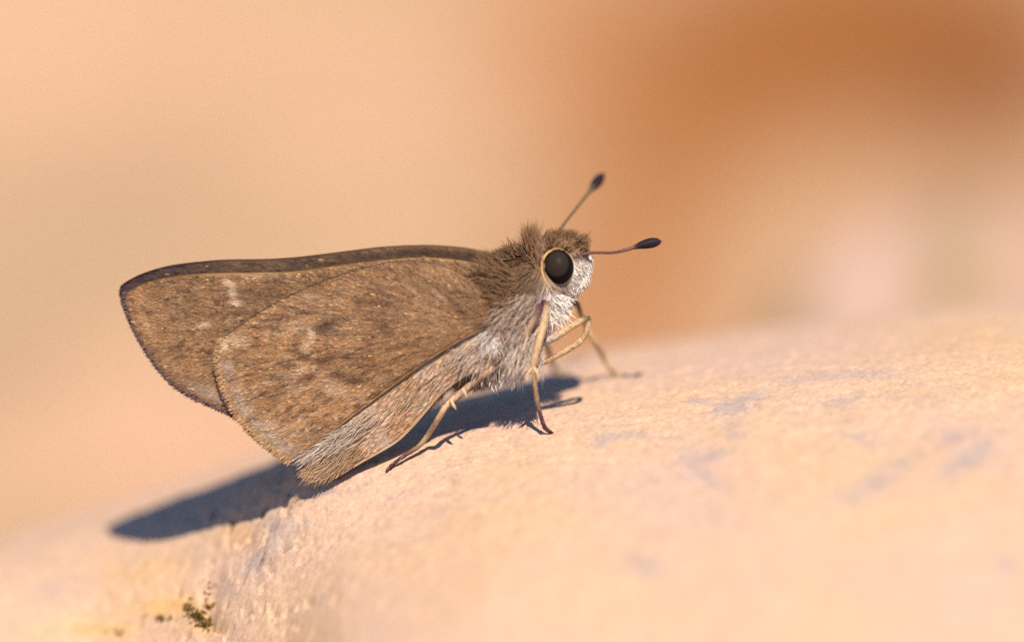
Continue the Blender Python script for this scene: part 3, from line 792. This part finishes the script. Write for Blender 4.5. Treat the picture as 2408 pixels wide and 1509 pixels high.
# --- legs: femur and tibia in one mesh, tarsus and spurs below it
LT = np.array([.54, .37, .21]); LB = np.array([.42, .29, .19]); LD = np.array([.075, .028, .035]); LG = np.array([.10, .085, .04])
def on_rock(u, v): return surf_y(u, v)
def leg(upper, tarsus, spurs, label):
    l = tube('leg', upper, M_LEG, bf, 12, 56, bump=.02)
    l['label'] = label
    segs = [upper] + ([tarsus] if tarsus else [])
    for pts, k, cnt in zip(segs, (.68, .78), (650, 300)):
        q = resample(pts, 80); ii = RNG.integers(1, 79, cnt)
        tg = q[ii + 1, :3] - q[ii - 1, :3]; tg /= np.linalg.norm(tg, axis=1)[:, None]
        rd = RNG.normal(size=(cnt, 3)); rd -= (rd * tg).sum(1)[:, None] * tg; rd /= np.linalg.norm(rd, axis=1)[:, None]
        bb = q[ii, :3] + rd * (q[ii, 3:4] * k * .97)
        cl = q[ii, 4:7] * np.exp(RNG.normal(size=(cnt, 1)) * .16)
        lt = RNG.random(cnt) < .10
        cl[lt] = cl[lt] * .6 + np.array([.5, .42, .33]) * .4
        hairs('leg_scales', bb, tg + rd * .10 + RNG.normal(size=(cnt, 3)) * .06, .0065 * RNG.uniform(.6, 1.5, cnt), .0009, cl, M_FUR, l, nrm=rd, bendy=.05, seg=2)
    if tarsus: tube('tarsus', tarsus, M_LEG, l, 10, 44, bump=.03)
    for s in spurs: tube('spur', s, M_LEG, l, 8, 12)
    return l
y1 = on_rock(1297, 1018) - .004
leg([[*P(1205, 850, -.09), .010, *LB], [*P(1240, 780, -.13), .013, *LB], [*P(1272, 722, -.142), .012, *LD * 1.5], [*P(1284, 712, -.146), .0105, *LD], [*P(1285, 727, -.150), .0115, *LB], [*P(1275, 775, -.150), .0125, *LT * 1.05], [*P(1265, 815, -.146), .0125, *LT], [*P(1256, 848, -.140), .0115, *LT], [*P(1253, 866, -.136), .0085, *LT]],
    [[*P(1253, 862, -.137), .0085, *LT], [*P(1257, 900, -.125), .0070, *LT * .8], [*P(1262, 935, y1 - .025), .0068, *LT * .6], [*P(1270, 972, y1 - .012), .0062, *LD * 1.6], [*P(1280, 1002, y1 - .004), .0062, *LD], [*P(1290, 1013, y1), .0062, *LD], [*P(1300, 1018, y1 + .004), .0035, *LD]],
    [[[*P(1256, 864, -.14), .0042, *LT], [*P(1262, 876, -.142), .004, *LT], [*P(1267, 891, -.142), .0008, *LT]], [[*P(1252, 862, -.138), .0042, *LT], [*P(1243, 876, -.142), .004, *LT], [*P(1230, 891, -.14), .0008, *LT]]],
    'near middle leg, straight tan shin and dark foot')
y2 = on_rock(912, 1106) - .004
leg([[*P(1165, 845, -.09), .011, *LB], [*P(1150, 872, -.105), .012, *LB], [*P(1120, 893, -.088), .011, *LB], [*P(1085, 922, -.092), .0105, *LB * 1.1], [*P(1058, 945, -.096), .0100, *LT * 1.1], [*P(1045, 960, -.098), .0085, *LT]],
    [[*P(1047, 955, -.098), .0090, *LT * .9], [*P(1030, 985, -.092), .0085, *LT * .75], [*P(1008, 1020, y2 - .008), .0080, *LT * .7], [*P(985, 1048, y2), .0070, *LT * .5], [*P(960, 1065, y2), .0060, *LD * 2], [*P(935, 1082, y2), .0050, *LD], [*P(915, 1100, y2), .0050, *LD], [*P(909, 1109, y2), .004, *LD]],
    [[[*P(1060, 940, -.11), .004, *LT], [*P(1066, 952, -.114), .004, *LT], [*P(1073, 963, -.114), .0008, *LT]], [[*P(1088, 915, -.115), .004, *LT], [*P(1093, 923, -.12), .0038, *LT], [*P(1098, 934, -.12), .0008, *LT]]],
    'near hind leg stretched back along the stone')
leg([[*P(1250, 815, -.07), .010, *LB], [*P(1295, 798, -.085), .0135, *LILAC * 1.1], [*P(1330, 776, -.088), .0125, *LT], [*P(1362, 757, -.088), .0110, *LT], [*P(1381, 749, -.087), .0090, *LG], [*P(1384, 757, -.085), .0075, *LT], [*P(1379, 780, -.080), .0085, *LT * .9], [*P(1368, 800, -.074), .0085, *LT * .9]],
    [[*P(1369, 798, -.075), .0085, *LT], [*P(1352, 812, -.068), .0088, *LT], [*P(1318, 832, -.058), .0082, *LT * .95], [*P(1285, 849, -.045), .0075, *LT * .95], [*P(1258, 862, -.035), .006, *LT * .9], [*P(1240, 876, -.02), .005, *LD * 2], [*P(1230, 890, 0.0), .004, *LD]],
    [], 'near foreleg, bent up with its foot tucked under the breast')
y4 = on_rock(1472, 884)
leg([[*P(1310, 745, .04), .011, *LG * 1.5], [*P(1330, 727, .09), .0125, *LG], [*P(1347, 712, .12), .0110, *LG * .8], [*P(1358, 718, .13), .0085, *LG * 1.2], [*P(1368, 745, .15), .0075, *LT * .8], [*P(1384, 780, .17), .0098, *LT * 1.1], [*P(1400, 806, .19), .0098, *LT * 1.1]],
    [[*P(1398, 803, .19), .0092, *LT * 1.1], [*P(1418, 838, y4 - .03), .0088, *LT * 1.1], [*P(1438, 868, y4 - .01), .0086, *LT], [*P(1450, 881, y4), .0080, *LT * .9], [*P(1465, 884, y4), .0065, *LT * .7], [*P(1479, 885, y4), .0045, *LG]],
    [], 'far foreleg reaching forward past the near one')
y5 = on_rock(1330, 878)
leg([[*P(1240, 850, .06), .010, *LB], [*P(1265, 815, .14), .011, *LB], [*P(1285, 815, .20), .0095, *LT], [*P(1297, 850, y5 - .06), .0085, *LT]],
    [[*P(1296, 846, y5 - .06), .0085, *LT], [*P(1304, 866, y5 - .01), .0080, *LT * .9], [*P(1316, 877, y5), .0075, *LG * 2], [*P(1336, 877, y5), .005, *LG * 1.6]],
    [], 'far middle leg, its foot just showing under the breast')
y6 = on_rock(1080, 960)
leg([[*P(1150, 860, .06), .010, *LB], [*P(1130, 880, .12), .0105, *LB], [*P(1095, 915, .16), .0095, *LT]],
    [[*P(1097, 912, .16), .0085, *LT], [*P(1075, 930, y6 - .02), .0070, *LT * .7], [*P(1050, 945, y6 + .06), .005, *LD]],
    [], 'far hind leg, hidden behind the body')

# ------------------------------------------------------------------ moss in the cracks of the stone
def moss_patch(lst):
    Vs = []; Fs = []; Cs = []; k = 0
    for (u0, v0, ru, rv, n) in lst:
        for _ in range(n):
            u = u0 + random.gauss(0, ru); v = v0 + random.gauss(0, rv)
            y = surf_y(u, v, -.6, .95); x = PX(u); z = float(rock_height(np.array([x]), np.array([y]))[0])
            for q in range(5):
                a = random.uniform(0, 6.283); el = random.uniform(.2, 1.2); L = random.uniform(.006, .014); w = L * .3
                d = np.array([math.cos(a) * math.cos(el), math.sin(a) * math.cos(el), math.sin(el)]); s = np.array([-math.sin(a), math.cos(a), 0])
                b = np.array([x, y, z - .002]) + np.array([random.gauss(0, .003), random.gauss(0, .003), 0])
                Vs += [b - s * w * .4, b + s * w * .4, b + d * L * .55 + s * w, b + d * L, b + d * L * .55 - s * w]
                Fs.append([k, k + 1, k + 2, k + 3, k + 4]); k += 5
                c = np.array(random.choice([(.24, .17, .04), (.32, .22, .06), (.15, .11, .03), (.36, .23, .07)])) * random.uniform(.7, 1.2)
                Cs += [c * .7, c * .7, c, c * 1.2, c]
    return mesh_np('moss', np.array(Vs), [np.array(Fs)], M_MOSS, None, np.array(Cs), True, 'stuff')
moss = moss_patch([(442, 1432, 6, 9, 20), (462, 1452, 10, 7, 30), (482, 1466, 8, 8, 34), (484, 1394, 3, 6, 5), (492, 1430, 7, 6, 8), (385, 1458, 20, 6, 9), (270, 1493, 14, 4, 5)])
moss.rotation_euler = (-PITCH, 0, 0)
moss['label'] = 'dark green moss flecks growing in the crack at the left end of the stone'
